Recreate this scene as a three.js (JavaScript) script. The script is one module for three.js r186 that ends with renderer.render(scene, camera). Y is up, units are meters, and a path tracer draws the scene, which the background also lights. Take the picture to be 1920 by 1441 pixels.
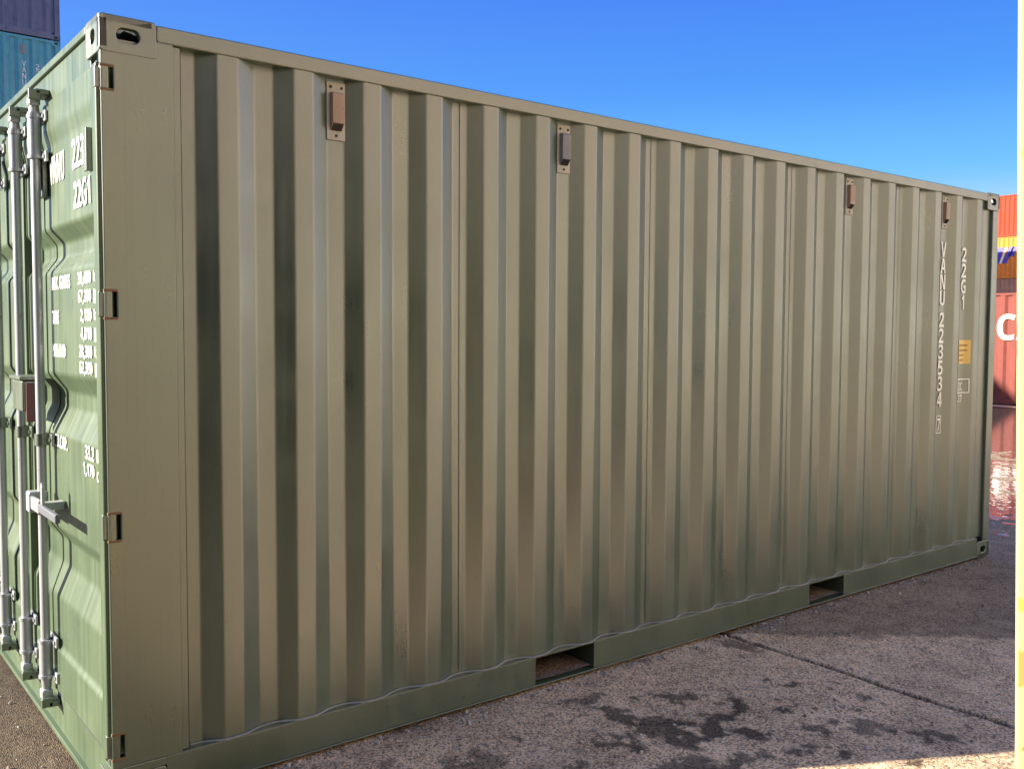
import * as THREE from 'three';
import { RoundedBoxGeometry } from 'three/addons/geometries/RoundedBoxGeometry.js';
import { mergeGeometries } from 'three/addons/utils/BufferGeometryUtils.js';
import { FontLoader } from 'three/addons/loaders/FontLoader.js';

// ---------------------------------------------------------------- camera, sky, sun, exposure
const scene = new THREE.Scene();
const camera = new THREE.PerspectiveCamera(44.48, 1024 / 768, 0.05, 900);
camera.position.set(-0.8262, 1.5873, 3.1749);
camera.rotation.order = 'YXZ';
camera.rotation.set(-0.0540, -0.66397, 0.00525);

const renderer = new THREE.WebGLRenderer({ antialias: true });
renderer.setSize(1024, 768);
renderer.toneMapping = THREE.LinearToneMapping;
const EXPOSURE = 3.2;
renderer.toneMappingExposure = EXPOSURE;
renderer.shadowMap.enabled = true;
renderer.shadowMap.type = THREE.PCFSoftShadowMap;

const SUN_EL = THREE.MathUtils.degToRad(22);
const sunDir = new THREE.Vector3(-0.8725 * Math.cos(SUN_EL), Math.sin(SUN_EL), -0.4886 * Math.cos(SUN_EL)).normalize();
{
  const w = 512, h = 256, data = new Float32Array(w * h * 4);
  const stops = [   // elevation (deg), clear winter sky as it looks at this exposure
    [0, 1.25, 1.22, 1.12], [3, 0.85, 1.0, 1.08], [6, 0.55, 0.80, 1.05], [9, 0.18, 0.57, 1.02], [14, 0.08, 0.34, 0.97], [20, 0.05, 0.225, 0.92], [35, 0.06, 0.23, 0.80], [90, 0.06, 0.20, 0.62]];
  const d = new THREE.Vector3();
  for (let j = 0; j < h; j++) for (let i = 0; i < w; i++) {
    const v = (j + 0.5) / h, u = (i + 0.5) / w, el = (v - 0.5) * Math.PI, az = (u - 0.5) * 2 * Math.PI;
    d.set(Math.cos(el) * Math.cos(az), Math.sin(el), Math.cos(el) * Math.sin(az));
    const e = Math.max(0, el * 180 / Math.PI);
    let k = 0; while (k < stops.length - 2 && e > stops[k + 1][0]) k++;
    const a = stops[k], b = stops[k + 1], t = Math.min(1, (e - a[0]) / (b[0] - a[0]));
    const g = Math.acos(Math.min(1, d.dot(sunDir))), glow = 0.9 * Math.exp(-g / 0.22) + 0.3 * Math.exp(-g / 0.6);
    const o = (j * w + i) * 4;
    for (let c = 0; c < 3; c++) data[o + c] = (a[c + 1] + (b[c + 1] - a[c + 1]) * t + glow * [1, 0.9, 0.72][c]) / EXPOSURE;
    data[o + 3] = 1;
  }
  const sky = new THREE.DataTexture(data, w, h, THREE.RGBAFormat, THREE.FloatType);
  sky.mapping = THREE.EquirectangularReflectionMapping;
  sky.magFilter = THREE.LinearFilter; sky.minFilter = THREE.LinearFilter; sky.needsUpdate = true;
  scene.background = sky; scene.environment = sky;
}
const sun = new THREE.DirectionalLight(new THREE.Color().setRGB(1, 0.89, 0.72), 5.0);
sun.position.copy(sunDir).multiplyScalar(60);
sun.castShadow = true;
sun.shadow.mapSize.set(4096, 4096);
Object.assign(sun.shadow.camera, { left: -45, right: 60, top: 40, bottom: -40, near: 1, far: 200 });
scene.add(sun); scene.add(sun.target);

// ---------------------------------------------------------------- random numbers and noise
let seedValue = 12345;
const rnd = () => { seedValue = (Math.imul(seedValue, 1664525) + 1013904223) >>> 0; return seedValue / 4294967296; };
const hash = (x, y, s) => { let n = Math.imul(x, 374761393) + Math.imul(y, 668265263) + Math.imul(s, 1274126177); n = Math.imul(n ^ (n >>> 13), 1274126177); return ((n ^ (n >>> 16)) >>> 0) / 4294967296; };
const sm = (t) => t * t * (3 - 2 * t);
function vnoise(x, y, s, px = 0, py = 0) {           // value noise 0..1, tileable with periods px, py
  const xi = Math.floor(x), yi = Math.floor(y), fx = sm(x - xi), fy = sm(y - yi);
  const wx = (a) => (px ? ((a % px) + px) % px : a), wy = (a) => (py ? ((a % py) + py) % py : a);
  const a = hash(wx(xi), wy(yi), s), b = hash(wx(xi + 1), wy(yi), s), c = hash(wx(xi), wy(yi + 1), s), e = hash(wx(xi + 1), wy(yi + 1), s);
  return a + (b - a) * fx + (c - a) * fy + (a - b - c + e) * fx * fy;
}
function fbm(x, y, s, oct = 4) { let v = 0, a = 0.5, n = 0; for (let i = 0; i < oct; i++) { v += a * vnoise(x, y, s + i); n += a; x *= 2.03; y *= 2.03; a *= 0.5; } return v / n; }
const clamp01 = (v) => Math.min(1, Math.max(0, v));
const ss = (a, b, v) => sm(clamp01((v - a) / (b - a)));

function dataTex(n, fn, srgb, repeat) {
  const d = new Uint8Array(n * n * 4);
  for (let j = 0; j < n; j++) for (let i = 0; i < n; i++) {
    const c = fn(i / n, j / n), o = (j * n + i) * 4;
    d[o] = clamp01(c[0]) * 255; d[o + 1] = clamp01(c[1]) * 255; d[o + 2] = clamp01(c[2]) * 255; d[o + 3] = 255;
  }
  const t = new THREE.DataTexture(d, n, n);
  t.wrapS = t.wrapT = THREE.RepeatWrapping; t.magFilter = THREE.LinearFilter; t.minFilter = THREE.LinearMipmapLinearFilter; t.generateMipmaps = true;
  if (srgb) t.colorSpace = THREE.SRGBColorSpace;
  t.repeat.set(repeat, repeat); t.needsUpdate = true;
  return t;
}

// ---------------------------------------------------------------- materials
// paint on steel: 2 m tile; fine vertical brush and rain streaks, blotches of dust, chips
const paintCache = [];
for (let j = 0; j < 1024; j++) for (let i = 0; i < 1024; i++) {
  const u = i / 1024, v = j / 1024;
  const streak = vnoise(u * 96, v * 3, 1, 96, 3) * 0.6 + vnoise(u * 220, v * 8, 2, 220, 8) * 0.4;
  const blot = vnoise(u * 9, v * 7, 3, 9, 7) * 0.6 + vnoise(u * 25, v * 20, 4, 25, 20) * 0.4;
  const grain = hash(i, j, 5), chip = vnoise(u * 140, v * 140, 6, 140, 140) > 0.93 && vnoise(u * 12, v * 12, 7, 12, 12) > 0.6 ? 1 : 0;
  paintCache.push([streak, blot, grain, chip]);
}
const paintAt = (u, v) => paintCache[Math.floor(v * 1024) * 1024 + Math.floor(u * 1024)];
const scratch = new Float32Array(1024 * 1024);
for (let i = 0; i < 70; i++) { let x = rnd() * 1024, y = rnd() * 1024; const len = 10 + rnd() * rnd() * 160, v = rnd() < 0.5 ? 0.12 : -0.2, lean = (rnd() - 0.5) * 0.5; for (let k = 0; k < len; k++) { y += 1; x += lean * 0.3 + (rnd() - 0.5) * 0.6; scratch[((y | 0) & 1023) * 1024 + ((x | 0) & 1023)] = v * (0.5 + 0.5 * rnd()); } }
const paintMap = dataTex(1024, (u, v) => {
  const [s, b, g, c] = paintAt(u, v), k = 0.90 + (s - 0.5) * 0.10 + (b - 0.5) * 0.13 + (g - 0.5) * 0.045 + scratch[Math.floor(v * 1024) * 1024 + Math.floor(u * 1024)];
  return c ? [k * 0.92, k * 0.86, k * 0.8] : [k * (1 + (b - 0.5) * 0.03), k, k * (1 - (b - 0.5) * 0.05)];
}, true, 0.5);
const paintRough = dataTex(1024, (u, v) => { const [s, b, g] = paintAt(u, v); const k = 0.72 + (s - 0.5) * 0.22 + (b - 0.5) * 0.35 + (g - 0.5) * 0.05; return [k, k, k]; }, false, 0.5);
const paintBump = dataTex(512, (u, v) => { const k = 0.5 + (vnoise(u * 60, v * 14, 11, 60, 14) - 0.5) * 0.7 + (vnoise(u * 200, v * 200, 12, 200, 200) - 0.5) * 0.3; return [k, k, k]; }, false, 0.5);
const lin = (r, g, b) => new THREE.Color().setRGB(r, g, b);
function paint(r, g, b, rough = 0.42, ior = 1.5, extra = {}) {
  return new THREE.MeshPhysicalMaterial({ color: lin(r, g, b), map: paintMap, roughness: rough, roughnessMap: paintRough, bumpMap: paintBump, bumpScale: 0.00018, ior, side: THREE.DoubleSide, ...extra });
}
const GREEN = [0.066, 0.104, 0.060];
const M = {
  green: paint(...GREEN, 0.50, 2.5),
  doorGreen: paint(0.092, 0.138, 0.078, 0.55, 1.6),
  steel: new THREE.MeshStandardMaterial({ color: lin(0.56, 0.58, 0.60), roughness: 0.48, metalness: 0.35, roughnessMap: paintRough, map: paintMap }),
  rubber: new THREE.MeshStandardMaterial({ color: lin(0.035, 0.035, 0.04), roughness: 0.7 }),
  grip: new THREE.MeshStandardMaterial({ color: lin(0.12, 0.13, 0.15), roughness: 0.5 }),
  white: new THREE.MeshPhysicalMaterial({ color: lin(0.86, 0.86, 0.85), roughness: 0.3, ior: 2.2, side: THREE.DoubleSide }),
  sticker: new THREE.MeshPhysicalMaterial({ color: lin(0.86, 0.54, 0.07), roughness: 0.35, ior: 1.9, side: THREE.DoubleSide }),
  stickerInk: new THREE.MeshStandardMaterial({ color: lin(0.5, 0.24, 0.03), roughness: 0.5, side: THREE.DoubleSide }),
  red: new THREE.MeshStandardMaterial({ color: lin(0.10, 0.03, 0.03), roughness: 0.5 }),
  rust: new THREE.MeshStandardMaterial({ color: lin(0.26, 0.15, 0.08), roughness: 0.85, map: paintMap }),
  sealant: new THREE.MeshStandardMaterial({ color: lin(0.33, 0.34, 0.31), roughness: 0.6, map: paintMap }),
  ventPlate: new THREE.MeshStandardMaterial({ color: lin(0.60, 0.57, 0.50), roughness: 0.5, map: paintMap }),
  ventWarm: new THREE.MeshStandardMaterial({ color: lin(0.50, 0.33, 0.24), roughness: 0.38, map: paintMap }),
  ventGrey: new THREE.MeshStandardMaterial({ color: lin(0.27, 0.29, 0.31), roughness: 0.34, map: paintMap }),
  wood: new THREE.MeshStandardMaterial({ color: lin(0.18, 0.12, 0.08), roughness: 0.9 }),
};

// ---------------------------------------------------------------- geometry helpers
function triUV(g) {                       // uv in metres from the face's main direction
  g = g.index ? g.toNonIndexed() : g;
  const p = g.attributes.position, uv = new Float32Array(p.count * 2), a = new THREE.Vector3(), b = new THREE.Vector3(), c = new THREE.Vector3();
  for (let i = 0; i < p.count; i += 3) {
    a.fromBufferAttribute(p, i); b.fromBufferAttribute(p, i + 1); c.fromBufferAttribute(p, i + 2);
    b.sub(a); c.sub(a); b.cross(c);
    const nx = Math.abs(b.x), ny = Math.abs(b.y), nz = Math.abs(b.z);
    for (let k = 0; k < 3; k++) {
      const x = p.getX(i + k), y = p.getY(i + k), z = p.getZ(i + k);
      if (ny > nx && ny > nz) { uv[(i + k) * 2] = x; uv[(i + k) * 2 + 1] = z; }
      else if (nx > nz) { uv[(i + k) * 2] = z + 0.37; uv[(i + k) * 2 + 1] = y; }
      else { uv[(i + k) * 2] = x; uv[(i + k) * 2 + 1] = y; }
    }
  }
  g.setAttribute('uv', new THREE.BufferAttribute(uv, 2));
  for (const k of Object.keys(g.attributes)) if (!['position', 'normal', 'uv'].includes(k)) g.deleteAttribute(k);
  return g;
}
const box = (x0, x1, y0, y1, z0, z1) => { const g = new THREE.BoxGeometry(x1 - x0, y1 - y0, z1 - z0); g.translate((x0 + x1) / 2, (y0 + y1) / 2, (z0 + z1) / 2); return triUV(g); };
const rbox = (x0, x1, y0, y1, z0, z1, r = 0.004, seg = 2) => { const g = new RoundedBoxGeometry(x1 - x0, y1 - y0, z1 - z0, seg, r); g.translate((x0 + x1) / 2, (y0 + y1) / 2, (z0 + z1) / 2); return triUV(g); };
const cyl = (r, len, seg = 20, r2 = r) => triUV(new THREE.CylinderGeometry(r2, r, len, seg));
const merge = (list) => mergeGeometries(list.map((g) => (g.index || !g.attributes.uv || Object.keys(g.attributes).length > 3 ? triUV(g) : g)));
function mesh(name, geo, mat, parent, label) {
  const m = new THREE.Mesh(Array.isArray(geo) ? merge(geo) : geo, mat);
  m.name = name; m.castShadow = m.receiveShadow = true;
  if (label) m.userData.label = label;
  if (parent) parent.add(m);
  return m;
}
const taken = {};
function numbered(name) { const n = taken[name] = (taken[name] ?? -1) + 1; return n ? name + '_' + String(n).padStart(3, '0') : name; }
function thing(name, label, category, pos = [0, 0, 0], group) {
  const o = new THREE.Group(); o.name = numbered(name); o.position.set(...pos);
  o.userData = { label, category }; if (group) o.userData.group = group;
  scene.add(o); return o;
}
function grid(nu, nv, fn) {               // smooth surface with uv = (first two numbers it is given)
  const pos = [], uv = [], idx = [];
  for (let j = 0; j <= nv; j++) for (let i = 0; i <= nu; i++) { const [x, y, z, u, v] = fn(i, j); pos.push(x, y, z); uv.push(u, v); }
  for (let j = 0; j < nv; j++) for (let i = 0; i < nu; i++) { const a = j * (nu + 1) + i, b = a + 1, c = a + nu + 1, d = c + 1; idx.push(a, b, d, a, d, c); }
  const g = new THREE.BufferGeometry();
  g.setAttribute('position', new THREE.Float32BufferAttribute(pos, 3)); g.setAttribute('uv', new THREE.Float32BufferAttribute(uv, 2));
  g.setIndex(idx); g.computeVertexNormals(); return g;
}
function extrude(points, depth, bevel = 0) {
  const s = new THREE.Shape(points.map(([x, y]) => new THREE.Vector2(x, y)));
  return new THREE.ExtrudeGeometry(s, { depth, bevelEnabled: bevel > 0, bevelSize: bevel, bevelThickness: bevel, bevelSegments: 2 });
}
function rrect(w, h, r) { const s = new THREE.Shape(); s.moveTo(-w / 2 + r, -h / 2); s.lineTo(w / 2 - r, -h / 2); s.absarc(w / 2 - r, -h / 2 + r, r, -Math.PI / 2, 0); s.lineTo(w / 2, h / 2 - r); s.absarc(w / 2 - r, h / 2 - r, r, 0, Math.PI / 2); s.lineTo(-w / 2 + r, h / 2); s.absarc(-w / 2 + r, h / 2 - r, r, Math.PI / 2, Math.PI); s.lineTo(-w / 2, -h / 2 + r); s.absarc(-w / 2 + r, -h / 2 + r, r, Math.PI, Math.PI * 1.5); return s; }
function slotPath(w, h) { const p = new THREE.Path(), r = Math.min(w, h) / 2; if (h >= w) { p.absarc(0, h / 2 - r, r, 0, Math.PI, false); p.absarc(0, -h / 2 + r, r, Math.PI, Math.PI * 2, false); } else { p.absarc(w / 2 - r, 0, r, -Math.PI / 2, Math.PI / 2, false); p.absarc(-w / 2 + r, 0, r, Math.PI / 2, Math.PI * 1.5, false); } p.closePath(); return p; }
const fontB = await new FontLoader().loadAsync('fonts/droid/droid_sans_bold.typeface.json');
const fontR = await new FontLoader().loadAsync('fonts/droid/droid_sans_regular.typeface.json');
function textGeo(str, height, width, font = fontB) {     // flat letters, lower left at 0,0, fitted to the given size
  const g = new THREE.ShapeGeometry(font.generateShapes(str, 1), 4); g.computeBoundingBox();
  const b = g.boundingBox; g.translate(-b.min.x, -b.min.y, 0);
  g.scale(width / (b.max.x - b.min.x), height / (b.max.y - b.min.y), 1);
  return g;
}

// corner casting: three plates with oval holes round an open core; local corner at 0,0,0, grows +x, +y, -z
function castingGeo(bottom) {
  const W = 0.178, H = 0.118, D = 0.162, T = 0.026;
  const face = (w, h, hw, hh) => { const s = rrect(w, h, 0.012); s.holes.push(slotPath(hw, hh)); return new THREE.ExtrudeGeometry(s, { depth: T - 0.006, bevelEnabled: true, bevelSize: 0.003, bevelThickness: 0.003, bevelSegments: 2, curveSegments: 8 }); };
  const a = face(W - 0.006, H - 0.006, 0.0795, 0.051); a.translate(W / 2, H / 2, -T + 0.003);
  const b = face(D - 0.006, H - 0.006, 0.0635, 0.051); b.rotateY(-Math.PI / 2); b.translate(T - 0.003, H / 2, -D / 2);
  const c = face(W - 0.006, D - 0.006, 0.124, 0.0635); c.rotateX(-Math.PI / 2); c.translate(W / 2, bottom ? 0.003 : H - T + 0.003, -D / 2);
  const core = box(T, W - 0.004, bottom ? 0.06 : 0.004, bottom ? H - 0.004 : 0.06, -D + 0.004, -T - 0.04);
  return merge([a, b, c, core].map(triUV));
}

// ================================================================ THE GROUND
const groundTile = [];
const GN = 2048;
{
  // chippings: cells of 6-14 mm with a tone of their own, in a 4 m tile
  const cells = 560, tone = (x, y) => hash(((x % cells) + cells) % cells, ((y % cells) + cells) % cells, 31);
  for (let j = 0; j < GN; j++) for (let i = 0; i < GN; i++) {
    const u = i / GN * cells, v = j / GN * cells, xi = Math.floor(u), yi = Math.floor(v);
    let best = 9, bt = 0, second = 9;
    for (let dy = -1; dy <= 1; dy++) for (let dx = -1; dx <= 1; dx++) {
      const cx = xi + dx, cy = yi + dy, wx = ((cx % cells) + cells) % cells, wy = ((cy % cells) + cells) % cells;
      const px = cx + hash(wx, wy, 41), py = cy + hash(wx, wy, 42), d = (px - u) ** 2 + (py - v) ** 2;
      if (d < best) { second = best; best = d; bt = tone(cx, cy); } else if (d < second) second = d;
    }
    groundTile.push(bt, Math.min(1, (Math.sqrt(second) - Math.sqrt(best)) * 2.2));
  }
}
const groundAt = (u, v) => { const o = (Math.min(GN - 1, Math.floor(v * GN)) * GN + Math.min(GN - 1, Math.floor(u * GN))) * 2; return [groundTile[o], groundTile[o + 1]]; };
const groundMap = dataTex(GN, (u, v) => {
  const [t, e] = groundAt(u, v);
  const mott = (vnoise(u * 40, v * 40, 33, 40, 40) - 0.5) * 0.16 + (vnoise(u * 110, v * 110, 34, 110, 110) - 0.5) * 0.16;
  const k = 0.50 + (t - 0.5) * 0.50 + (t > 0.93 ? 0.22 : 0) - (t < 0.12 ? 0.12 : 0) + mott - (1 - e) * 0.14 + 0.44;
  const hue = hash(Math.floor(t * 997), 3, 9) - 0.5;
  return [k * (1.0 + hue * 0.10), k * (0.945 + hue * 0.01), k * (0.90 - hue * 0.10)];
}, true, 0.25);
const groundBump = dataTex(GN, (u, v) => { const [t, e] = groundAt(u, v); const k = e * (0.45 + 0.4 * t) + vnoise(u * 40, v * 40, 33, 40, 40) * 0.15; return [k, k, k]; }, false, 0.25);

// damp stains and darker patches, copied from where the photograph shows them (metres on the ground)
const stains = [[1.95, 0.62, 0.38, 0.20, 0.75], [2.25, 0.78, 0.42, 0.17, 0.85], [1.72, 0.86, 0.30, 0.16, 0.65], [2.15, 1.02, 0.55, 0.12, 0.7], [1.35, 0.72, 0.30, 0.14, 0.55], [2.62, 1.12, 0.26, 0.10, 0.5], [1.85, 0.20, 0.16, 0.06, 0.5], [1.1, 0.5, 0.35, 0.18, 0.4], [2.75, 1.33, 0.22, 0.1, 0.75], [3.02, 0.16, 0.10, 0.16, 0.5], [0.7, 0.9, 0.3, 0.2, 0.35]];
function groundTone(x, z) {
  const n = fbm(x * 3.1, z * 3.1, 51, 5), n2 = fbm(x * 9, z * 9, 61, 4), n3 = fbm(x * 0.7 + 3, z * 0.7, 71, 4);
  let damp = 0;
  const n4 = fbm(x * 24, z * 24, 65, 3);
  for (const [sx, sz, rx, rz, a] of stains) { const d = Math.hypot((x - sx) / (rx * 1.5), (z - sz) / (rz * 1.7)); if (d < 1.2) damp = Math.max(damp, (0.35 + a * 0.65) * ss(0.0, 0.30, (1 - d) * 0.62 + (n2 - 0.5) * 1.9 + (n4 - 0.5) * 1.1 - 0.36)); }
  // the wetter ground past the joint, with a ragged edge
  const edge = (x - 3.12) * 0.78 - z * 0.92 + 0.02 + (n - 0.5) * 0.28 + (n2 - 0.5) * 0.12;
  const wet = ss(-0.02, 0.05, edge) * ss(-0.6, 0.1, x - 2.9) * 0.5;
  const base = 0.86 + (n3 - 0.5) * 0.30 + (n - 0.5) * 0.30;
  const earth = ss(1.1, 0.2, x + (n - 0.5) * 1.6 + (n2 - 0.5) * 0.5), red = 0.15 + 0.3 * n + 0.6 * earth;             // brown earthy chippings by the doors
  const k = base * (1 - damp * 0.9) * (1 - wet) * (1.12 - 0.97 * earth);
  return [k * (0.95 + red * 0.05), k * (0.79 - red * 0.03), k * (0.575 - red * 0.055)];
}
{
  const axis = (a0, a1, step, extra = []) => {
    const s = new Set(); for (let v = a0; v <= a1 + 1e-6; v += step) s.add(+v.toFixed(4)); extra.forEach((v) => s.add(+v.toFixed(4)));
    for (const v of [0.25, 0.6, 1.2, 2.5, 5, 9, 16, 30, 55, 100, 180, 320]) { s.add(a0 - v); s.add(a1 + v); }
    return [...s].sort((p, q) => p - q);
  };
  const groove = []; for (let v = 3.05; v <= 3.16; v += 0.006) groove.push(v);
  for (let v = 8.06; v < 12.5; v += 0.06) groove.push(v);
  for (let v = 0.6; v < 3.4; v += 0.012) groove.push(v);
  const fine = []; for (let v = 0.0; v < 1.6; v += 0.012) fine.push(v);
  const xs = axis(-2.2, 8.0, 0.03, groove), zs = axis(-3.2, 3.0, 0.03, fine);
  const cols = [];
  const g = grid(xs.length - 1, zs.length - 1, (i, j) => {
    const x = xs[i], z = zs[zs.length - 1 - j];
    const near = x > -3 && x < 12.6 && z > -3.5 && z < 3.2;
    let y = near ? (fbm(x * 2.2, z * 2.2, 81, 4) - 0.5) * 0.010 - 0.004 + (fbm(x * 14, z * 14, 85, 3) - 0.5) * 0.006 - 0.007 * ss(5.8, 8.5, x) : -0.004;
    if (x >= 8 && !near) y -= 0.007;
    let c = near ? groundTone(x, z) : groundTone(x * 0.5, z * 0.5 + 40);
    const centre = 3.105 + (fbm(z * 3, 1.7, 91, 3) - 0.5) * 0.025, half = 0.0125 + 0.008 * fbm(z * 7, 4, 95, 2);
    if (near && z > -2.9) { const q = ss(half + 0.007, half * 0.5, Math.abs(x - centre)); y -= q * 0.022; c = c.map((v, n) => v * (1 - q) + q * [0.03, 0.025, 0.02][n]); }
    cols.push(...c);
    return [x, y, z, x, z];
  });
  g.setAttribute('color', new THREE.Float32BufferAttribute(cols, 3));
  const ground = mesh('ground', g, new THREE.MeshStandardMaterial({ vertexColors: true, map: groundMap, roughness: 0.88, bumpMap: groundBump, bumpScale: 0.009 }), scene);
  ground.userData = { kind: 'structure', label: 'brown grey chipped asphalt yard with a straight joint and damp patches' };
}
// wet film and standing water past the far end of the container
{
  // a level sheet of water: it shows wherever the yard dips below it, so its edge follows the ground
  const rip = dataTex(512, (u, v) => { const k = vnoise(u * 18, v * 18, 111, 18, 18) * 0.6 + vnoise(u * 60, v * 60, 112, 60, 60) * 0.4; return [k, k, k]; }, false, 0.5);
  const g = grid(1, 1, (i, j) => { const x = i ? 21 : 5.6, z = j ? -12 : 1.6; return [x, -0.0095, z, x, z]; });
  const m = mesh('puddle', g, new THREE.MeshPhysicalMaterial({ color: lin(0.07, 0.06, 0.055), roughness: 0.05, ior: 1.5, bumpMap: rip, bumpScale: 0.0012 }), scene);
  m.userData = { kind: 'structure', label: 'shallow standing water past the far end of the green container' };
}
// loose chippings lying on the yard
{
  const g = new THREE.IcosahedronGeometry(1, 0); const n = 3400;
  const inst = new THREE.InstancedMesh(g, new THREE.MeshStandardMaterial({ color: 0xffffff, roughness: 0.9 }), n);
  inst.name = 'loose_chippings'; inst.castShadow = inst.receiveShadow = true;
  const m = new THREE.Matrix4(), q = new THREE.Quaternion(), e = new THREE.Euler(), c = new THREE.Color();
  for (let i = 0; i < n; i++) {
    let x, z; if (i > 2600) { x = rnd() * 6.1; z = 0.012 + Math.pow(rnd(), 2.5) * 0.12; } else do { x = -1.6 + rnd() * 6.4; z = -2.9 + rnd() * 5.2; } while ((x > -0.05 && x < 6.1 && z < 0.03 && z > -2.5) || (x > 3.2 && z < 1.6 && rnd() < 0.8));
    const s = 0.0022 + Math.pow(rnd(), 3) * 0.0075;
    e.set(rnd() * 6, rnd() * 6, rnd() * 6); q.setFromEuler(e);
    m.compose(new THREE.Vector3(x, (fbm(x * 2.2, z * 2.2, 81, 4) - 0.5) * 0.010 - 0.003 + s * 0.3, z), q, new THREE.Vector3(s * (0.8 + rnd() * 0.6), s * 0.6, s));
    inst.setMatrixAt(i, m); const k = 0.16 + rnd() * 0.42; inst.setColorAt(i, c.setRGB(k, k * (0.84 + rnd() * 0.1), k * (0.72 + rnd() * 0.14)));
  }
  inst.userData = { kind: 'stuff', label: 'loose pale and brown stone chippings scattered over the yard', category: 'gravel' };
  scene.add(inst);
}

// ================================================================ THE GREEN CONTAINER
const L = 6.058, WD = 2.438, H = 2.591;
const box1 = thing('shipping_container', 'large olive green container in front, doors at its sunlit left end', 'container');
const ZO = -0.006, ZI = -0.042, PITCH = 0.2822, S0 = 0.382;
// outline of the corrugation seen from above: [x, z] corners
const corners = [[0.269, ZI]];
for (let k = 0; k < 20; k++) { const s = S0 + PITCH * k; corners.push([s - 0.068, ZI], [s, ZO], [s + 0.072, ZO], [s + 0.146, ZI]); }
corners.pop(); corners.push([5.850, -0.022], [5.968, -0.022]);
function sideZ(x) { for (let i = 1; i < corners.length; i++) if (x <= corners[i][0]) { const [a, b] = corners[i - 1], [c, d] = corners[i]; return b + (d - b) * (x - a) / (c - a); } return ZI; }
function rounded(list, r = 0.007, n = 3) {           // soften each bend
  const out = [list[0]];
  for (let i = 1; i < list.length - 1; i++) {
    const p = new THREE.Vector2(...list[i]), a = new THREE.Vector2(...list[i - 1]).sub(p), b = new THREE.Vector2(...list[i + 1]).sub(p);
    const la = a.length(), lb = b.length(), d = Math.min(r, la * 0.4, lb * 0.4); a.setLength(d).add(p); b.setLength(d).add(p);
    for (let k = 0; k <= n; k++) { const t = k / n, u = 1 - t; out.push([u * u * a.x + 2 * u * t * p.x + t * t * b.x, u * u * a.y + 2 * u * t * p.y + t * t * b.y]); }
  }
  out.push(list[list.length - 1]); return out;
}
const seams = [0.269, 1.409, 2.538, 3.667, 4.796, 5.968];
for (let i = 0; i < 5; i++) {
  const x0 = seams[i] + (i ? 0.0022 : 0), x1 = seams[i + 1] - (i < 4 ? 0.0022 : 0);
  const prof = rounded([[x0, ZI], ...corners.filter(([x]) => x > x0 + 0.01 && x < x1 - 0.01), [x1, i < 4 ? ZI : -0.022]]);
  const ny = 26, y0 = 0.150, y1 = 2.545;
  const g = grid(prof.length - 1, ny, (a, b) => {
    const [x, z] = prof[a], y = y0 + (y1 - y0) * b / ny;
    const edge = Math.min(1, Math.min(b, ny - b) / 3);
    const w = (fbm(x * 3.5, y * 1.6, 141, 3) - 0.5) * 0.0022 * edge;
    return [x, y, z + w, x, y];
  });
  mesh('side_sheet', g, M.green, box1);
}
for (const x of seams.slice(1, 5)) mesh('seam_backing', box(x - 0.014, x + 0.014, 0.152, 2.54, ZI - 0.014, ZI - 0.004), M.green, box1);
// grey sealant bead along the foot of the sheets
{
  const pts = rounded(corners, 0.02, 3).filter((_, i) => i % 2 === 0).map(([x, z]) => new THREE.Vector3(x, 0.1495 + (vnoise(x * 9, 1, 151) - 0.5) * 0.003, z + 0.004));
  const tube = new THREE.TubeGeometry(new THREE.CatmullRomCurve3(pts), 420, 0.0055, 6);
  mesh('sealant_bead', triUV(tube), M.sealant, box1, 'pale sealant bead along the foot of the side');
  mesh('seal_strip', [box(0.2585, 0.2685, 0.152, 2.545, ZI - 0.03, ZI - 0.012)], M.rubber, box1);
}
// scuffed, splashed paint on the bottom rail (2 m by 0.2 m tile)
const railPaint = (() => {
  const cv = document.createElement('canvas'); cv.width = 2048; cv.height = 256; const cx = cv.getContext('2d');
  cx.fillStyle = '#efefec'; cx.fillRect(0, 0, 2048, 256);
  for (let i = 0; i < 1500; i++) { cx.fillStyle = rnd() < 0.5 ? `rgba(60,48,34,${0.02 + rnd() * 0.06})` : `rgba(255,250,235,${0.02 + rnd() * 0.06})`; cx.fillRect(rnd() * 2048, rnd() * 256, 1 + rnd() * 3, 6 + rnd() * 60); }
  for (let i = 0; i < 46; i++) { let x = rnd() * 2048, y = rnd() * 256; cx.strokeStyle = rnd() < 0.5 ? `rgba(235,235,220,${0.3 + rnd() * 0.4})` : `rgba(50,38,26,${0.3 + rnd() * 0.4})`; cx.lineWidth = 0.6 + rnd() * 1.6; cx.beginPath(); cx.moveTo(x, y); for (let k = 0; k < 5; k++) { x += 8 + rnd() * 40; y += (rnd() - 0.5) * 9; cx.lineTo(x, y); } cx.stroke(); }
  for (let i = 0; i < 130; i++) { const x = rnd() * 2048, y = rnd() * 256, q = 0.8 + Math.pow(rnd(), 3) * 8; cx.fillStyle = rnd() < 0.55 ? `rgba(104,58,30,${0.4 + rnd() * 0.4})` : `rgba(180,160,130,${0.3 + rnd() * 0.4})`; cx.beginPath(); for (let k = 0; k < 8; k++) { const a = k / 8 * 6.283, w = q * (0.4 + rnd() * 0.9); cx.lineTo(x + Math.cos(a) * w * 1.3, y + Math.sin(a) * w); } cx.fill(); }
  const t = new THREE.CanvasTexture(cv); t.colorSpace = THREE.SRGBColorSpace; t.wrapS = t.wrapT = THREE.RepeatWrapping; t.repeat.set(0.5, 5);
  return paint(...GREEN, 0.48, 2.3, { map: t });
})();
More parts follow.
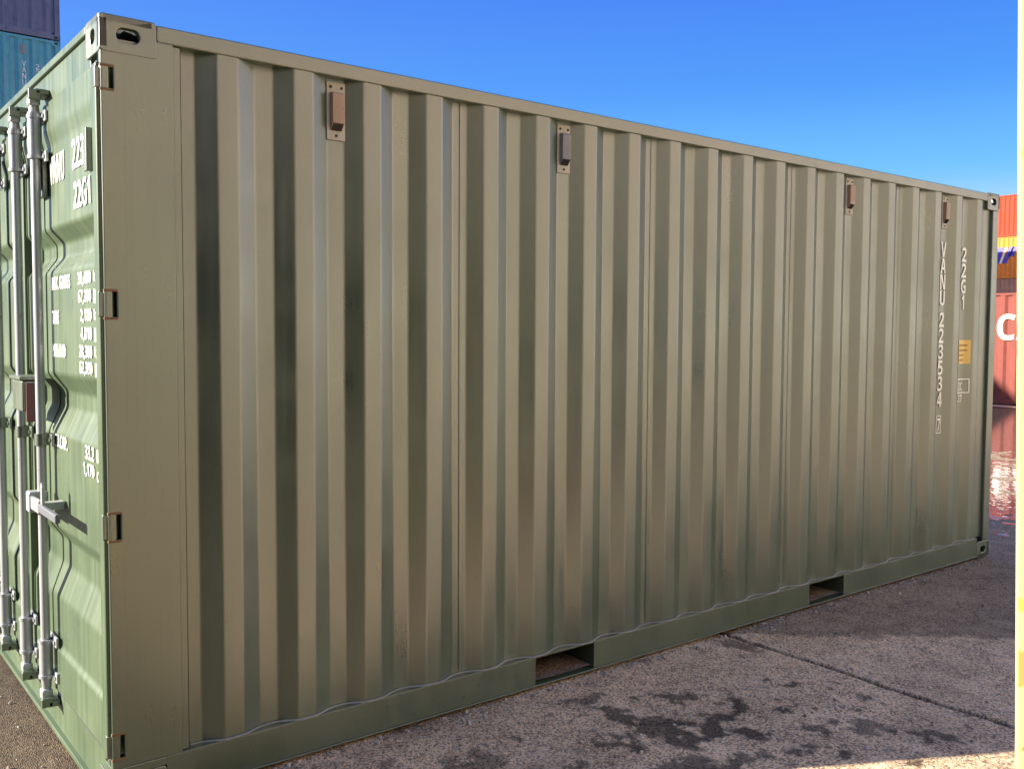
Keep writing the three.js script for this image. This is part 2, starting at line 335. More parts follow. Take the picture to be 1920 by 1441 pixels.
// top rail and bottom rail, the latter with two forklift pockets
mesh('top_rail', rbox(0.178, L - 0.178, 2.530, 2.585, -0.062, -0.0005, 0.006, 3), M.green, box1);
mesh('top_rail', rbox(0.178, L - 0.178, 2.530, 2.585, -WD + 0.0005, -WD + 0.062, 0.006), M.green, box1);
{
  const PX = [[1.803, 2.158], [3.866, 4.217]], segs = [[0.178, PX[0][0]], [PX[0][1], PX[1][0]], [PX[1][1], L - 0.178]];
  for (const z of [0, 1]) {
    const T = (g) => { if (z) { g.scale(1, 1, -1); g.translate(0, 0, -WD); const p = g.index; if (!p) { const a = g.attributes; for (const k of Object.keys(a)) { const arr = a[k].array, n = a[k].itemSize; for (let i = 0; i < a[k].count; i += 3) for (let c = 0; c < n; c++) { const t = arr[(i + 1) * n + c]; arr[(i + 1) * n + c] = arr[(i + 2) * n + c]; arr[(i + 2) * n + c] = t; } } } } return g; };
    const list = [];
    for (const [a, b] of segs) list.push(T(rbox(a, b, 0.0205, 0.1455, -0.0065, -0.002, 0.002)));
    list.push(T(rbox(0.178, L - 0.178, 0.1455, 0.1495, -0.056, -0.001, 0.0015)));         // ledge that the sheets stand on
    list.push(T(rbox(0.178, L - 0.178, 0.014, 0.0205, -0.05, 0.006, 0.002)));               // foot flange
    mesh('bottom_rail', list, railPaint, box1);
  }
  for (const [a, b] of PX) {              // pocket: a tunnel through the floor frame
    mesh('forklift_pocket', [box(a - 0.006, a, 0.021, 0.145, -WD + 0.01, -0.0068), box(b, b + 0.006, 0.021, 0.145, -WD + 0.01, -0.0068), box(a, b, 0.139, 0.145, -WD + 0.01, -0.0068), box(a - 0.002, b + 0.002, 0.021, 0.031, -WD + 0.06, -0.058), box(a, b, 0.031, 0.139, -1.23, -1.21)], M.green, box1);
    const dirt = grid(16, 22, (i, j) => { const x = a + 0.01 + (b - a - 0.02) * i / 16, z = -0.01 - 0.55 * j / 22; return [x, 0.0318 + 0.010 * fbm(x * 12, z * 12, 161, 3) * (1 - j / 26), z, x, z]; });
    mesh('pocket_floor', dirt, new THREE.MeshStandardMaterial({ color: lin(0.30, 0.235, 0.2), map: groundMap, roughness: 0.95 }), box1, 'dusty floor inside the forklift pocket');
  }
  mesh('floor', box(0.1, L - 0.1, 0.1505, 0.19, -WD + 0.05, -0.07), M.wood, box1);
}
// corner posts
{
  const hinges = [[2.355, 2.430], [1.630, 1.720], [0.906, 0.998], [0.180, 0.265]];
  const cv = document.createElement('canvas'); cv.width = 512; cv.height = 2048; const cx = cv.getContext('2d');
  cx.fillStyle = '#f2f2f0'; cx.fillRect(0, 0, 512, 2048);
  for (let i = 0; i < 900; i++) { const x = rnd() * 512, y = rnd() * 2048, h = 40 + rnd() * 400, a = 0.012 + rnd() * 0.04; cx.fillStyle = rnd() < 0.6 ? `rgba(40,34,24,${a})` : `rgba(255,255,250,${a})`; cx.fillRect(x, y, 0.6 + rnd() * 2.4, h); }
  const wander = (x, y, len, w, col) => { cx.strokeStyle = col; cx.lineWidth = w; cx.beginPath(); cx.moveTo(x, y); for (let k = 0; k < len; k += 14) { x += (rnd() - 0.5) * 5 + (rnd() < 0.05 ? (rnd() - 0.3) * 14 : 0); y += 14; cx.lineTo(x, y); } cx.stroke(); };
  wander(150, 120, 900, 2, 'rgba(45,34,22,.55)'); wander(185, 300, 700, 1.4, 'rgba(45,34,22,.45)'); wander(330, 1560, 420, 2.2, 'rgba(30,24,14,.6)'); wander(250, 900, 480, 1.2, 'rgba(45,34,22,.4)'); wander(96, 1380, 560, 2, 'rgba(105,60,30,.7)'); wander(300, 40, 380, 1, 'rgba(45,34,22,.35)');
  for (let i = 0; i < 90; i++) { const x = rnd() * 512, y = rnd() * 2048, r = 0.8 + rnd() * 2.6; cx.fillStyle = rnd() < 0.6 ? 'rgba(60,42,26,.5)' : 'rgba(220,214,190,.6)'; cx.beginPath(); cx.ellipse(x, y, r, r * (1 + rnd()), 0, 0, 7); cx.fill(); }
  const postMap = new THREE.CanvasTexture(cv); postMap.colorSpace = THREE.SRGBColorSpace; postMap.wrapS = postMap.wrapT = THREE.RepeatWrapping; postMap.repeat.set(1 / 0.26, 1 / 2.6); postMap.anisotropy = 8;
  const postPaint = paint(...GREEN, 0.48, 2.45, { map: postMap });
  const y0 = 0.118, y1 = H - 0.118;
  for (const side of [0, 1]) {
    const flip = (g) => { if (!side) return g; const m = new THREE.Matrix4().makeTranslation(0, 0, -WD).multiply(new THREE.Matrix4().makeScale(1, 1, -1)); g.applyMatrix4(m); const a = g.attributes; for (const k of Object.keys(a)) { const arr = a[k].array, n = a[k].itemSize; for (let i = 0; i < a[k].count; i += 3) for (let c = 0; c < n; c++) { const t = arr[(i + 1) * n + c]; arr[(i + 1) * n + c] = arr[(i + 2) * n + c]; arr[(i + 2) * n + c] = t; } } return g; };
    const sh = new THREE.Shape([[0.007, 0.151], [0.229, 0.151], [0.229, 2.528], [0.1750, 2.528], [0.1750, y1], [0.007, y1]].map((p) => new THREE.Vector2(...p)));
    for (const [a, b] of hinges) sh.holes.push(new THREE.Path([[0.024, a], [0.024, b], [0.046, b], [0.046, a]].map((p) => new THREE.Vector2(...p))));
    const face = new THREE.ExtrudeGeometry(sh, { depth: 0.02, bevelEnabled: true, bevelSize: 0.004, bevelThickness: 0.004, bevelSegments: 3 }); face.translate(0, 0, -0.0255);
    const list = [triUV(face), rbox(0.004, 0.179, 0.1185, 0.147, -0.1, -0.0015, 0.003), box(0.05, 0.2328, 0.16, 2.525, -0.10, -0.03), rbox(0.2335, 0.258, 0.151, 2.529, -0.10, -0.012, 0.003), box(0.012, 0.05, 0.12, 2.46, -0.1, -0.075)];
    mesh('corner_post', list.map(flip), postPaint, box1);
    mesh('hinge_recess', [flip(box(0.022, 0.05, 0.13, 2.45, -0.074, -0.06))], postPaint, box1);
    for (const [a, b] of hinges) {
      const pin = cyl(0.0115, b - a + 0.004, 16); pin.translate(0.0118, (a + b) / 2, -0.0125);
      mesh('hinge', [pin, rbox(-0.012, 0.020, a + 0.004, b - 0.004, -0.034, -0.0115, 0.004)].map(flip), M.green, box1);
      for (const q of [a, b]) mesh('hinge_washer', flip(rbox(0.001, 0.044, q - 0.005, q + 0.004, -0.03, -0.0005, 0.002)), M.rust, box1);
    }
    mesh('corner_post', [flip(rbox(L - 0.09, L - 0.004, y0, y1, -0.09, -0.0015, 0.006))], M.green, box1);
  }
  const geoT = castingGeo(false), geoB = castingGeo(true);
  for (const bottom of [0, 1]) for (const far of [0, 1]) for (const back of [0, 1]) {
    const m = mesh('corner_casting', bottom ? geoB : geoT, M.green, box1);
    m.position.set(far ? L : 0, bottom ? 0 : H - 0.118, back ? -WD : 0); m.scale.set(far ? -1 : 1, 1, back ? -1 : 1);
  }
}
// roof, far end wall, far side wall
mesh('roof', grid(160, 1, (i, j) => { const x = 0.09 + (L - 0.18) * i / 160, ph = (x / 0.209) % 1; return [x, 2.572 - (ph < 0.35 ? 0 : ph < 0.5 ? (ph - 0.35) / 0.15 * 0.02 : ph < 0.85 ? 0.02 : (1 - ph) / 0.15 * 0.02), j ? -WD + 0.05 : -0.05, x, j * WD]; }), M.green, box1);
mesh('front_wall', grid(120, 1, (i, j) => { const z = -0.06 - (WD - 0.12) * i / 120, ph = (-z / 0.25) % 1; return [L - 0.012 - (ph < 0.4 ? 0 : ph < 0.5 ? (ph - 0.4) / 0.1 * 0.04 : ph < 0.9 ? 0.04 : (1 - ph) / 0.1 * 0.04), j ? 2.53 : 0.14, z, z, j * 2.4]; }), M.green, box1);
mesh('far_side_wall', grid(corners.length - 1, 1, (i, j) => { const [x, z] = corners[i]; return [x, j ? 2.545 : 0.15, -WD - z, x, j * 2.4]; }), M.green, box1);
for (const [a, b] of [[2.5, 2.585], [0.014, 0.16]]) mesh('end_rail', rbox(L - 0.06, L - 0.008, a, b, -WD + 0.162, -0.162), M.green, box1);
// door end: header, sill
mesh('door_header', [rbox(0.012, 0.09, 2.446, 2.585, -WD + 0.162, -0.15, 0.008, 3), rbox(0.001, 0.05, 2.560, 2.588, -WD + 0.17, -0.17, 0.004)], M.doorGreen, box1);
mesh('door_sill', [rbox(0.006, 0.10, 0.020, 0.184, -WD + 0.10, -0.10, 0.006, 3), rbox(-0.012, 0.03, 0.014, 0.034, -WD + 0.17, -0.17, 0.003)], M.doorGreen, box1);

// ---- doors (thing > door > fittings)
const grooves = [[1.975, 1.922, 1.868, 1.812], [1.425, 1.36, 1.295, 1.20], [0.835, 0.775, 0.675, 0.56]];      // heights where a groove starts, reaches its depth, leaves it, ends
const DEEP = 0.042;
function doorX(y) { for (const [a, b, c, d] of grooves) { if (y <= a && y >= d) return y > b ? DEEP * (a - y) / (a - b) : y >= c ? DEEP : DEEP * (y - d) / (c - d); } return 0; }
const doorYs = rounded([[2.440, -0.002], [2.335, -0.002], [2.285, 0.010], ...grooves.flatMap(([a, b, c, d]) => [[a, 0.010], [b, 0.010 + DEEP], [c, 0.010 + DEEP], [d, 0.010]]), [0.375, 0.010], [0.355, -0.002], [0.196, -0.002]], 0.012, 3);   // [y, x]
function doorFace(y) { for (let i = 1; i < doorYs.length; i++) { const [a, p] = doorYs[i - 1], [b, q] = doorYs[i]; if (y <= a && y >= b) return p + (q - p) * (a - y) / Math.max(1e-6, a - b); } return 0; }
function lockBar(door, z, handleSide) {
  const rod = cyl(0.0175, 2.22, 24); rod.translate(-0.034, 1.31, z);
  const up = cyl(0.0245, 0.17, 24); up.translate(-0.034, 2.325, z); const lo = cyl(0.0245, 0.15, 24); lo.translate(-0.034, 0.315, z);
  const camT = rbox(-0.056, -0.016, 2.435, 2.470, z - 0.022, z + 0.026, 0.008), camB = rbox(-0.056, -0.016, 0.158, 0.196, z - 0.022, z + 0.026, 0.008);
  const neckT = cyl(0.0205, 0.05, 20, 0.015); neckT.translate(-0.034, 2.43, z); const neckB = cyl(0.016, 0.05, 20, 0.0205); neckB.translate(-0.034, 0.215, z);
  mesh('locking_bar', [rod, up, lo, camT, camB, neckT, neckB], M.steel, door);
  mesh('cam_keeper', [rbox(-0.04, 0.013, 2.471, 2.494, z - 0.045, z + 0.05, 0.006), rbox(-0.062, -0.02, 2.452, 2.49, z + 0.032, z + 0.05, 0.004)], M.green, door);
  mesh('cam_keeper', [rbox(-0.04, 0.007, 0.132, 0.157, z - 0.045, z + 0.05, 0.006), rbox(-0.062, -0.02, 0.135, 0.17, z + 0.032, z + 0.05, 0.004)], M.green, door);
  for (const [y, h] of [[2.395, 0.012], [2.245, 0.012], [0.385, 0.012], [0.245, 0.012], [1.172, 0.045]]) {
    const ring = cyl(h > 0.02 ? 0.024 : 0.028, h, 24); ring.translate(-0.034, y, z);
    const bolt = cyl(0.009, 0.012, 8); bolt.rotateZ(Math.PI / 2); bolt.translate(-0.012, y, z + 0.052);
    const bolt2 = bolt.clone(); bolt2.translate(0, 0, -0.104);
    mesh('bar_guide', [ring, rbox(-0.036, 0.004, y - h / 2, y + h / 2, z - 0.024, z + 0.024, 0.003), rbox(-0.012, -0.002, y - Math.max(h, 0.04) / 2, y + Math.max(h, 0.04) / 2, z - 0.07, z + 0.07, 0.003), bolt, bolt2], h > 0.02 ? M.green : M.steel, door);
  }
  if (handleSide) {
    const s = handleSide, hub = rbox(-0.088, -0.018, 0.895, 0.975, z - 0.03, z + 0.03, 0.008);
    mesh('handle_hub', [hub, rbox(-0.082, -0.066, 0.91, 0.96, Math.min(z, z + s * 0.16), Math.max(z, z + s * 0.16), 0.005)], M.steel, door);
    const bar = rbox(-0.083, -0.066, 0.917, 0.950, Math.min(z + s * 0.15, z + s * 0.43), Math.max(z + s * 0.15, z + s * 0.43), 0.006);
    mesh('door_handle', bar, M.grip, door, 'grey gripped swing handle');
    const hasp = extrude([[0, 0], [0.022, 0], [0.022, 0.085], [0.011, 0.10], [0, 0.085]], 0.006, 0.002); hasp.rotateY(Math.PI / 2); hasp.translate(-0.075, 0.93, z + s * 0.20);
    mesh('handle_retainer', [hasp, rbox(-0.07, 0.004, 0.925, 0.955, z + s * 0.17 - 0.02, z + s * 0.17 + 0.02, 0.004)], M.steel, door);
  }
}
function makeDoor(zA, zB, bars, near) {          // zA nearer the hinge
  const door = new THREE.Group(); door.name = 'door'; box1.add(door);
  const z0 = Math.max(zA, zB), z1 = Math.min(zA, zB);
  const nz = 24;
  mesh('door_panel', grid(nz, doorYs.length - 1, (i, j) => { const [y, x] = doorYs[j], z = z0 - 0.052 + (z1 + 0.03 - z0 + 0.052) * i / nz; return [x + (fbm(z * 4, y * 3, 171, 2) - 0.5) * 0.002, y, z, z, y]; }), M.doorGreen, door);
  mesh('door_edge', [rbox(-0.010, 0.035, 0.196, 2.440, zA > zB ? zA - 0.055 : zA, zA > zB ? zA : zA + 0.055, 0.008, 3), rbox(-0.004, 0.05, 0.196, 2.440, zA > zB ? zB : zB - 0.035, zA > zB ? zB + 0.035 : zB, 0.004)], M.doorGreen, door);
  for (const [a, b] of [[2.40, 2.438], [0.198, 0.235]]) mesh('door_frame', rbox(0.0, 0.045, a, b, z1 + 0.04, z0 - 0.056, 0.002), M.green, door);
  const gy0 = 0.188, gask = rbox(-0.002, 0.03, gy0, 0.195, z1, z0, 0.002);
  mesh('door_gasket', gask, M.rubber, door);
  for (const z of near ? [-0.865, -1.19] : [-1.27, -1.60]) {   // raised lap strip that follows the grooves
    const strip = [];
    const a = grid(1, doorYs.length - 3, (i, j) => { const [y, x] = doorYs[j + 1]; return [x - 0.004, y, z + (i ? -0.021 : 0.021), z, y]; });
    const b = grid(1, doorYs.length - 3, (i, j) => { const [y, x] = doorYs[j + 1]; return [x - (i ? 0.004 : -0.003), y, z + 0.021, z, y]; });
    const c = grid(1, doorYs.length - 3, (i, j) => { const [y, x] = doorYs[j + 1]; return [x - (i ? -0.003 : 0.004), y, z - 0.021, z, y]; });
    strip.push(triUV(a), triUV(b), triUV(c)); mesh('lap_strip', strip, M.doorGreen, door);
  }
  for (const [z, h] of bars) lockBar(door, z, h);
  return door;
}
const doorNear = makeDoor(-0.012, -1.214, [[-0.78, 1], [-1.145, 0]], true);
makeDoor(-WD + 0.012, -1.224, [[-1.60, 0], [-1.90, -1]], false);
// lock box between the two bars, with a red padlock seal
mesh('lock_box', [rbox(-0.085, -0.004, 1.275, 1.395, -1.03, -0.85, 0.006), rbox(-0.095, 0.0, 1.398, 1.412, -1.04, -0.84, 0.003)], M.green, doorNear);
mesh('lock_seal', rbox(-0.072, -0.030, 1.235, 1.385, -0.8495, -0.838, 0.003), M.red, doorNear, 'dark red seal on the lock box');
// sun-lit guard plate by the door edge (covers the last digits)
mesh('number_guard', [rbox(-0.024, -0.002, 2.105, 2.245, -0.115, -0.085, 0.003), rbox(-0.008, 0.008, 2.125, 2.225, -0.19, -0.085, 0.003)], M.green, doorNear);
// dark box bracket beside the first bar
mesh('bar_bracket', [rbox(-0.03, 0.006, 2.13, 2.24, -0.835, -0.795, 0.003), rbox(-0.012, 0.006, 2.10, 2.27, -0.85, -0.77, 0.003)], M.green, doorNear);
// door lettering, each line a flat piece of lettering lying on the panel
function doorText(str, zLeft, zRight, y, h, font = fontB) {
  const g = textGeo(str, h, zRight - zLeft, font); const p = g.attributes.position;
  for (let i = 0; i < p.count; i++) { const u = p.getX(i), v = p.getY(i); p.setXYZ(i, doorFace(y + v) - 0.0035, y + v, zLeft + u); }
  g.computeVertexNormals(); mesh('lettering', g, M.white, doorNear);
}
doorText('VANU', -0.735, -0.515, 2.135, 0.105);
doorText('22353', -0.395, -0.125, 2.150, 0.105);
doorText('22G1', -0.385, -0.165, 2.012, 0.095);
const rowsG = [[1.742, 'MAX. GROSS', '30,480', 'kg'], [1.680, '', '67,200', 'lb'], [1.615, 'TARE', '2,180', 'kg'], [1.552, '', '4,810', 'lb'], [1.490, 'PAYLOAD', '28,300', 'kg'], [1.434, '', '62,390', 'lb'], [1.146, 'CU.CAP.', '33.2', 'cu.m'], [1.084, '', '1,170', 'cu.ft']];
for (const [y, a, b, c] of rowsG) {
  const h = 0.050;
  if (a) doorText(a, -0.755, -0.755 + a.length * 0.0295, y, h);
  doorText(b, -0.19 - b.length * 0.0265, -0.18, y, h);
  doorText(c, -0.145, -0.145 + c.length * (c.length > 3 ? 0.017 : 0.019), y, h * 0.95);
}

// ---- ventilators on the inner flats
function ventilator(x, grey) {
  const v = new THREE.Group(); v.name = 'ventilator'; v.position.set(x, 2.305, ZI + 0.001); box1.add(v);
  if (grey) v.userData.label = 'ventilator with a grey hood'; else v.userData.label = 'ventilator with a terracotta hood';
  mesh('back_plate', rbox(-0.038, 0.038, 0, 0.213, 0, 0.006, 0.0025), M.ventPlate, v);
  const prof = [[0.004, 0.034], [0.026, 0.062], [0.028, 0.166], [0.025, 0.171], [0.004, 0.172]];
  const hood = extrude(prof.map(([z, y]) => [z, y]), 0.046, 0.0015); hood.rotateY(-Math.PI / 2); hood.translate(0.023, 0, 0);
  mesh('hood', triUV(hood), grey ? M.ventGrey : M.ventWarm, v);
  const bars = []; for (let k = 0; k < 9; k++) { const b = box(-0.021 + k * 0.0048, -0.021 + k * 0.0048 + 0.0024, -0.015, 0.015, 0, 0.002); b.rotateX(0.665); b.translate(0, 0.0472, 0.0165); bars.push(b); }
  mesh('grille', bars, M.rubber, v);
  for (const [sx, sy] of [[-0.022, 0.194], [0.022, 0.194], [0, 0.017]]) { const s = cyl(0.0052, 0.004, 10); s.rotateX(Math.PI / 2); s.translate(sx, sy, 0.0075); mesh('screw', s, M.rubber, v); }
}
const flat = (k) => S0 + PITCH * k + 0.180;
for (const [k, grey] of [[1, false], [5, true], [13, false], [17, false]]) ventilator(flat(k), grey);
// ---- side lettering, one character above another on the inner flats
function sideChars(str, xc, yTop, pitch, h, w) {
  const list = [];
  [...str].forEach((ch, i) => { if (ch === ' ') return; const g = textGeo(ch, h, ch === '1' ? w * 0.5 : w, fontB); g.translate(xc - (ch === '1' ? w * 0.25 : w / 2), yTop - h - i * pitch, ZI + 0.005); list.push(g); });
  mesh('lettering', list.map(triUV), M.white, box1);
}
function sideFrame(x0, x1, y0, y1, t) {            // painted frame that follows the steel
  const strip = (a, b, c, d) => triUV(grid(12, 1, (i, j) => { const x = a + (b - a) * i / 12; return [x, j ? d : c, sideZ(x) + 0.004, x, j]; }));
  mesh('lettering', [strip(x0, x1, y0, y0 + t), strip(x0, x1, y1 - t, y1), strip(x0, x0 + t, y0 + t, y1 - t), strip(x1 - t, x1, y0 + t, y1 - t)], M.white, box1);
}
{
  const xa = flat(17), xb = flat(18);
  sideChars('VANU', xa, 2.215, 0.108, 0.100, 0.066);
  sideChars('223534', xa, 1.745, 0.1075, 0.098, 0.062);
  sideChars('7', xa, 1.030, 0.1, 0.085, 0.036); sideFrame(xa - 0.031, xa + 0.031, 0.928, 1.050, 0.006);
  sideChars('22G1', xb, 2.195, 0.108, 0.098, 0.062);
  const st = grid(14, 4, (i, j) => { const x = xb - 0.036 + 0.118 * i / 14; return [x, 1.395 + 0.165 * j / 4, sideZ(x) + 0.004, x, j]; });
  mesh('yellow_sticker', st, M.sticker, box1, 'yellow printed sticker');
  const ink = []; for (let r = 0; r < 4; r++) ink.push(triUV(grid(8, 1, (i, j) => { const x = xb - 0.028 + (0.05 + 0.045 * hash(r, 1, 5)) * i / 8; return [x, 1.415 + 0.034 * r + j * 0.012, sideZ(x) + 0.006, x, j]; })));
  for (const g of ink) mesh('sticker_print', g, M.stickerInk, box1);
  sideFrame(xb - 0.036, xb + 0.082, 1.190, 1.292, 0.008);
  const ic = textGeo('IC', 0.058, 0.050, fontB); ic.translate(xb - 0.022, 1.208, ZI + 0.0035);
  const n37 = textGeo('37', 0.050, 0.056, fontB); n37.translate(xb - 0.030, 1.130, ZI + 0.0035);
  mesh('lettering', triUV(ic), M.white, box1); mesh('lettering', triUV(n37), M.white, box1);
}

// ================================================================ OTHER CONTAINERS
const shared = {};
function boxParts(len) {                      // shared shapes, container centred on x = 0, front face at z = 0 facing +z, base at y = 0
  if (shared[len]) return shared[len];
  const n = Math.round((len - 0.25) / 0.2815), half = len / 2, prof = [[-half + 0.1, -0.042]];
  const p = (len - 0.24) / n;
  for (let k = 0; k < n; k++) { const s = -half + 0.12 + p * k; prof.push([s + 0.06, -0.042], [s + 0.125, -0.006], [s + 0.2, -0.006], [s + 0.262, -0.042]); }
  prof.push([half - 0.1, -0.042]);
  const side = triUV(grid(prof.length - 1, 1, (i, j) => [prof[i][0], j ? 2.54 : 0.15, prof[i][1], prof[i][0], j]).toNonIndexed()); side.computeVertexNormals();
  const ep = [[0, 0]]; for (let k = 0; k < 9; k++) { const s = 0.1 + 0.248 * k; ep.push([s + 0.03, 0], [s + 0.07, 1], [s + 0.16, 1], [s + 0.20, 0]); } ep.push([2.37, 0]);
  const end = triUV(grid(ep.length - 1, 1, (i, j) => [half - 0.008 - ep[i][1] * 0.035, j ? 2.52 : 0.14, -0.035 - ep[i][0] * 0.999, ep[i][0], j]).toNonIndexed()); end.computeVertexNormals();
  const castings = []; 
  for (const y of [0, H - 0.118]) for (const sx of [-1, 1]) for (const z of [0, 1]) castings.push([sx, y, z]);
  return shared[len] = {
    side, end, castings,
    roof: box(-half + 0.05, half - 0.05, 2.55, 2.57, -WD + 0.04, -0.04),
    topRail: rbox(-half + 0.17, half - 0.17, 2.53, 2.585, -0.06, 0, 0.006, 1), bottomRail: rbox(-half + 0.17, half - 0.17, 0.014, 0.15, -0.06, -0.002, 0.006, 1),
    endRails: [rbox(half - 0.06, half - 0.004, 2.5, 2.585, -WD + 0.15, -0.15, 0.006, 1), rbox(half - 0.06, half - 0.004, 0.014, 0.15, -WD + 0.15, -0.15, 0.006, 1)],
    post: rbox(-half + 0.002, -half + 0.11, 0.1, 2.5, -0.11, -0.002, 0.008, 1), half,
    castingTop: castingGeo(false), castingBottom: castingGeo(true),
  };
}
function yardBox(len, mat, label, pos, turn, group, plain) {
  const s = boxParts(len), o = thing('stacked_container', label, 'container', pos, group); o.rotation.y = turn;
  const add = (name, g, m = mat) => mesh(name, g, m, o);
  add('side_panel', s.side); const back = add('side_panel', s.side); back.rotation.y = Math.PI; back.position.z = -WD;
  add('end_panel', s.end); const e2 = add('end_panel', s.end); e2.rotation.y = Math.PI; e2.position.z = -WD;
  add('roof', s.roof);
  for (const z of [0, 1]) for (const [nm, g] of [['top_rail', s.topRail], ['bottom_rail', s.bottomRail]]) { const r = add(nm, g); if (z) { r.rotation.y = Math.PI; r.position.z = -WD; } }
  for (const f of [0, 1]) for (const g of s.endRails) { const r = add('end_rail', g); if (f) { r.rotation.y = Math.PI; r.position.z = -WD; } }
  for (const [sx, z] of [[-1, 0], [1, 0], [-1, 1], [1, 1]]) { const r = add('corner_post', s.post); r.scale.set(-sx, 1, z ? -1 : 1); if (z) r.position.z = -WD; }
  if (!plain) for (const [sx, y, z] of s.castings) { const c = add('corner_casting', y ? s.castingTop : s.castingBottom); c.position.set(sx * s.half, y, z ? -WD : 0); c.scale.set(-sx, 1, z ? -1 : 1); }
  return o;
}
function boxText(o, str, x, y, h, w, mat = M.white, font = fontB) { const g = textGeo(str, h, w, font); g.translate(x, y, 0.003); mesh('lettering', g, mat, o); }

// blue stack behind the doors (third tier shows above the header)
const blueStack = 'containers stacked behind the green container';
const bx = 4.16 - 3.029, bz = -19;
yardBox(6.058, paint(0.30, 0.10, 0.07, 0.5), 'rust red container at the bottom of the stack behind the green container', [bx, 0, bz], 0, blueStack);
yardBox(6.058, paint(0.10, 0.11, 0.12, 0.5), 'charcoal container second from the ground in the stack behind the green container', [bx, 2.600, bz], 0, blueStack);
const blue = yardBox(6.058, paint(0.085, 0.40, 0.50, 0.45, 1.6), 'teal blue container with white side numbers, seen above the green doors', [bx, 5.200, bz], 0, blueStack);
yardBox(6.058, paint(0.15, 0.17, 0.27, 0.45), 'slate purple container on top of the teal blue one', [bx, 7.800, bz], 0, blueStack);
{
  const chars = (str, x, yTop, p, h, w) => [...str].forEach((c, i) => boxText(blue, c, x - w / 2, yTop - h - i * p, h, w, M.white, fontR));
  chars('VANU2', 3.44 - bx, 2.06, 0.13, 0.11, 0.07); chars('22', 3.70 - bx, 2.03, 0.13, 0.11, 0.07);
  const vent = rbox(-0.04, 0.04, 0, 0.2, 0, 0.03, 0.004); const m = mesh('ventilator', vent, M.ventGrey, blue); m.position.set(3.42 - bx, 2.20, -0.02);
}
// red container with white letters, past the far corner; its long side faces the doors' way
{
  const o = yardBox(6.058, paint(0.24, 0.07, 0.058, 0.95, 1.25), 'dull red container with large white letters standing past the far corner', [21.6, 0, -7.6], -Math.PI / 2, 'containers past the far corner');
  boxText(o, 'CA', 0.46, 1.50, 0.60, 0.92);
}
// far stack
{
  const g = 'far stack past the far corner', tiers = [[paint(0.5, 0.3, 0.24, 0.9, 1.3), 'brown container low in the far stack'], [paint(0.44, 0.25, 0.2, 0.9, 1.3), 'dark brown container in the far stack, under the orange one'], [paint(0.80, 0.27, 0.05, 0.9, 1.3), 'orange container with a blue emblem in the far stack'], [paint(0.46, 0.06, 0.03, 0.95, 1.25), 'bright red container on top of the far stack']];
  tiers.forEach(([m, l], i) => {
    const o = yardBox(6.058, m, l, [60, i * 2.6, -25.2], -Math.PI / 2, g);
    if (i === 2) {     // emblem: leaning blue strokes with a pale one between
      const ink = new THREE.MeshStandardMaterial({ color: lin(0.06, 0.06, 0.42), roughness: 0.5, side: THREE.DoubleSide });
      const stroke = (x, y, w, h, lean, mat) => { const s = new THREE.ShapeGeometry(new THREE.Shape([new THREE.Vector2(x, y), new THREE.Vector2(x + w, y), new THREE.Vector2(x + w + lean, y + h), new THREE.Vector2(x + lean, y + h)])); s.translate(0, 0, 0.004); mesh('emblem', s, mat, o); };
      stroke(-0.15, 0.95, 0.55, 1.0, 0.25, ink); stroke(0.55, 0.95, 0.30, 1.0, 0.45, ink); stroke(0.40, 0.95, 0.12, 1.0, 0.35, M.white); stroke(0.95, 1.35, 0.3, 0.6, 0.25, ink);
    }
  });
}
// stack that keeps the low sun off the foot of the far stack (hidden behind the green container)
['steel blue', 'ochre', 'dull green', 'dull red'].forEach((c, i) => yardBox(6.058, paint(...[[0.12, 0.2, 0.3], [0.4, 0.25, 0.08], [0.1, 0.2, 0.12], [0.3, 0.08, 0.06]][i], 0.5), `${c} container in the middle stack, tier ${['at the ground', 'above the steel blue one', 'above the ochre one', 'on top'][i]}`, [50, i * 2.6, -29.4], -Math.PI / 2, 'middle stack'));

// row across the yard behind the viewpoint, mirrored in the glossy side
{
  const g = 'row of stacks across the yard behind the viewpoint';
  const cols = [[-22.35, 12.192, 'dark green', [0.030, 0.036, 0.032]], [-10.13, 12.192, 'near black', [0.022, 0.022, 0.024]], [-2.5, 2.991, 'brown', [0.34, 0.26, 0.17]], [2.07, 6.058, 'taupe', [0.47, 0.44, 0.37]], [11.25, 12.192, 'cream', [0.69, 0.62, 0.49]], [23.5, 12.192, 'sand', [0.73, 0.69, 0.61]], [35.75, 12.192, 'pale grey', [0.73, 0.75, 0.74]], [48.0, 12.192, 'white', [0.80, 0.81, 0.82]]];
  const tint = [[0.92, 1.02, 1.0], [0.97, 1.0, 0.97], [1.04, 0.94, 0.92], [1.05, 0.92, 0.94], [0.95, 0.98, 1.05], [1, 1, 1]], shade = ['greenish ', 'faded ', 'pinkish ', 'rosy ', 'bluish ', ''];
  const tier = ['at the ground', 'in the second tier', 'in the third tier', 'in the fourth tier', 'in the fifth tier', 'on top'];
  for (const [x, len, name, c] of cols) { for (let i = 0; i < 6; i++) yardBox(len, paint(...c.map((v, n) => v * tint[i][n]), 0.5), `${c[0] > 0.4 ? shade[i] : ''}${name} container ${tier[i]} of the row across the yard`, [x, i * 2.6, 13], Math.PI, g, true); }
}

// dark stack beside the viewpoint, its shaded long side turned to the green container
yardBox(12.192, paint(0.028, 0.032, 0.03, 0.6), 'long blackish green container at the ground left of the viewpoint', [-6.5, 0, 9.1], Math.PI / 2, 'dark stack left of the viewpoint', true);
yardBox(12.192, paint(0.026, 0.027, 0.032, 0.6), 'long charcoal black container stacked on the blackish green one', [-6.5, 2.6, 9.1], Math.PI / 2, 'dark stack left of the viewpoint', true);

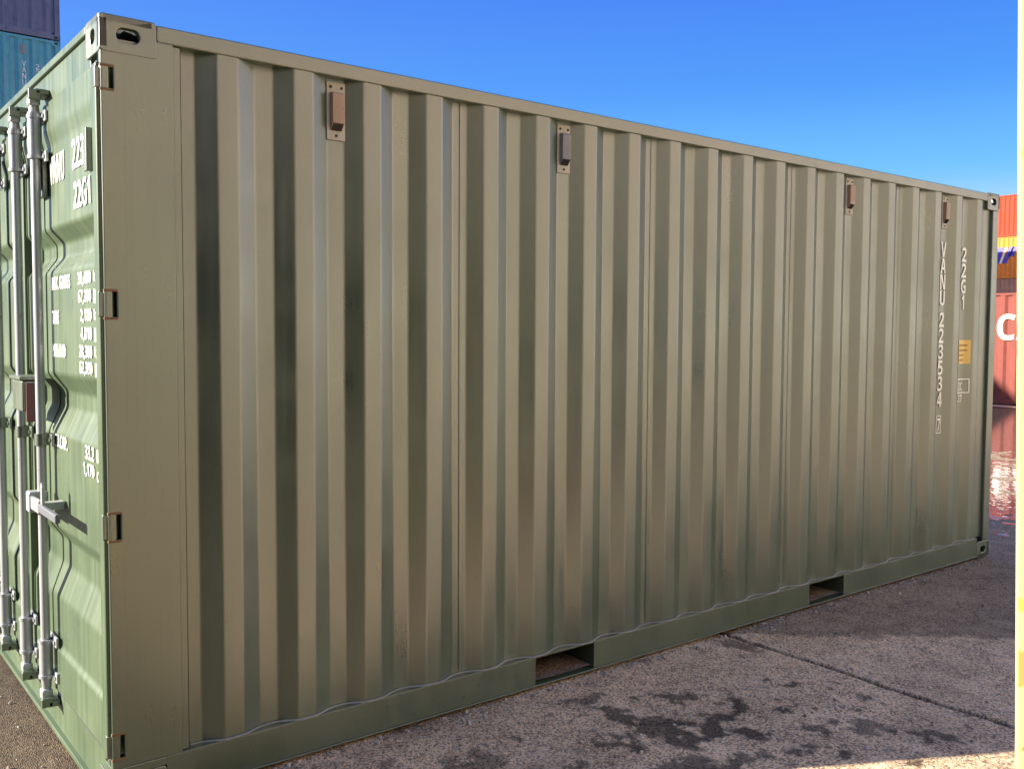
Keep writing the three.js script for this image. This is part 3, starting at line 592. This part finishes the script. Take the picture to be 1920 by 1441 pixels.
// ================================================================ CREAM YELLOW POST at the right edge
{
  const post = thing('steel_post', 'sunlit cream yellow steel post with flaking paint at the right edge', 'post', [0.399, 0, 2.670]);
  const cv = document.createElement('canvas'); cv.width = 256; cv.height = 2048; const cx = cv.getContext('2d');
  cx.fillStyle = '#d2c27c'; cx.fillRect(0, 0, 256, 2048);
  for (let i = 0; i < 500; i++) { cx.fillStyle = rnd() < 0.5 ? `rgba(190,140,40,${0.05 + rnd() * 0.15})` : `rgba(225,210,140,${0.05 + rnd() * 0.2})`; cx.fillRect(rnd() * 256, rnd() * 2048, 1 + rnd() * 8, 10 + rnd() * 120); }
  for (let i = 0; i < 150; i++) { const x = rnd() * 256, y = rnd() * 2048, r = 1 + Math.pow(rnd(), 3) * 14; cx.fillStyle = rnd() < 0.5 ? `rgba(150,90,40,${0.35 + rnd() * 0.4})` : `rgba(205,150,60,${0.4 + rnd() * 0.4})`; cx.beginPath(); for (let k = 0; k < 9; k++) { const a = k / 9 * 6.283, q = r * (0.5 + rnd() * 0.8); cx.lineTo(x + Math.cos(a) * q, y + Math.sin(a) * q * 1.6); } cx.fill(); }
  const t = new THREE.CanvasTexture(cv); t.colorSpace = THREE.SRGBColorSpace; t.wrapS = t.wrapT = THREE.RepeatWrapping; t.repeat.set(1 / 0.4, 1 / 3.2);
  const m = new THREE.MeshStandardMaterial({ map: t, roughness: 0.6 });
  post.rotation.order = 'YXZ'; post.rotation.set(-0.0265, 0.42, 0);      // it leans a little
  mesh('flange', rbox(0.0, 0.014, 0.02, 3.1, 0.012, 0.212, 0.003), m, post);
  mesh('flange', rbox(0.19, 0.204, 0.02, 3.1, 0.012, 0.212, 0.003), m, post);
  mesh('web', box(0.0142, 0.1898, 0.02, 3.1, 0.106, 0.116), m, post);
  mesh('base_plate', rbox(-0.06, 0.264, 0.0, 0.02, -0.05, 0.274, 0.003), m, post);
  mesh('cap_plate', rbox(-0.02, 0.224, 3.1, 3.112, -0.01, 0.232, 0.003), m, post);
}

renderer.render(scene, camera);
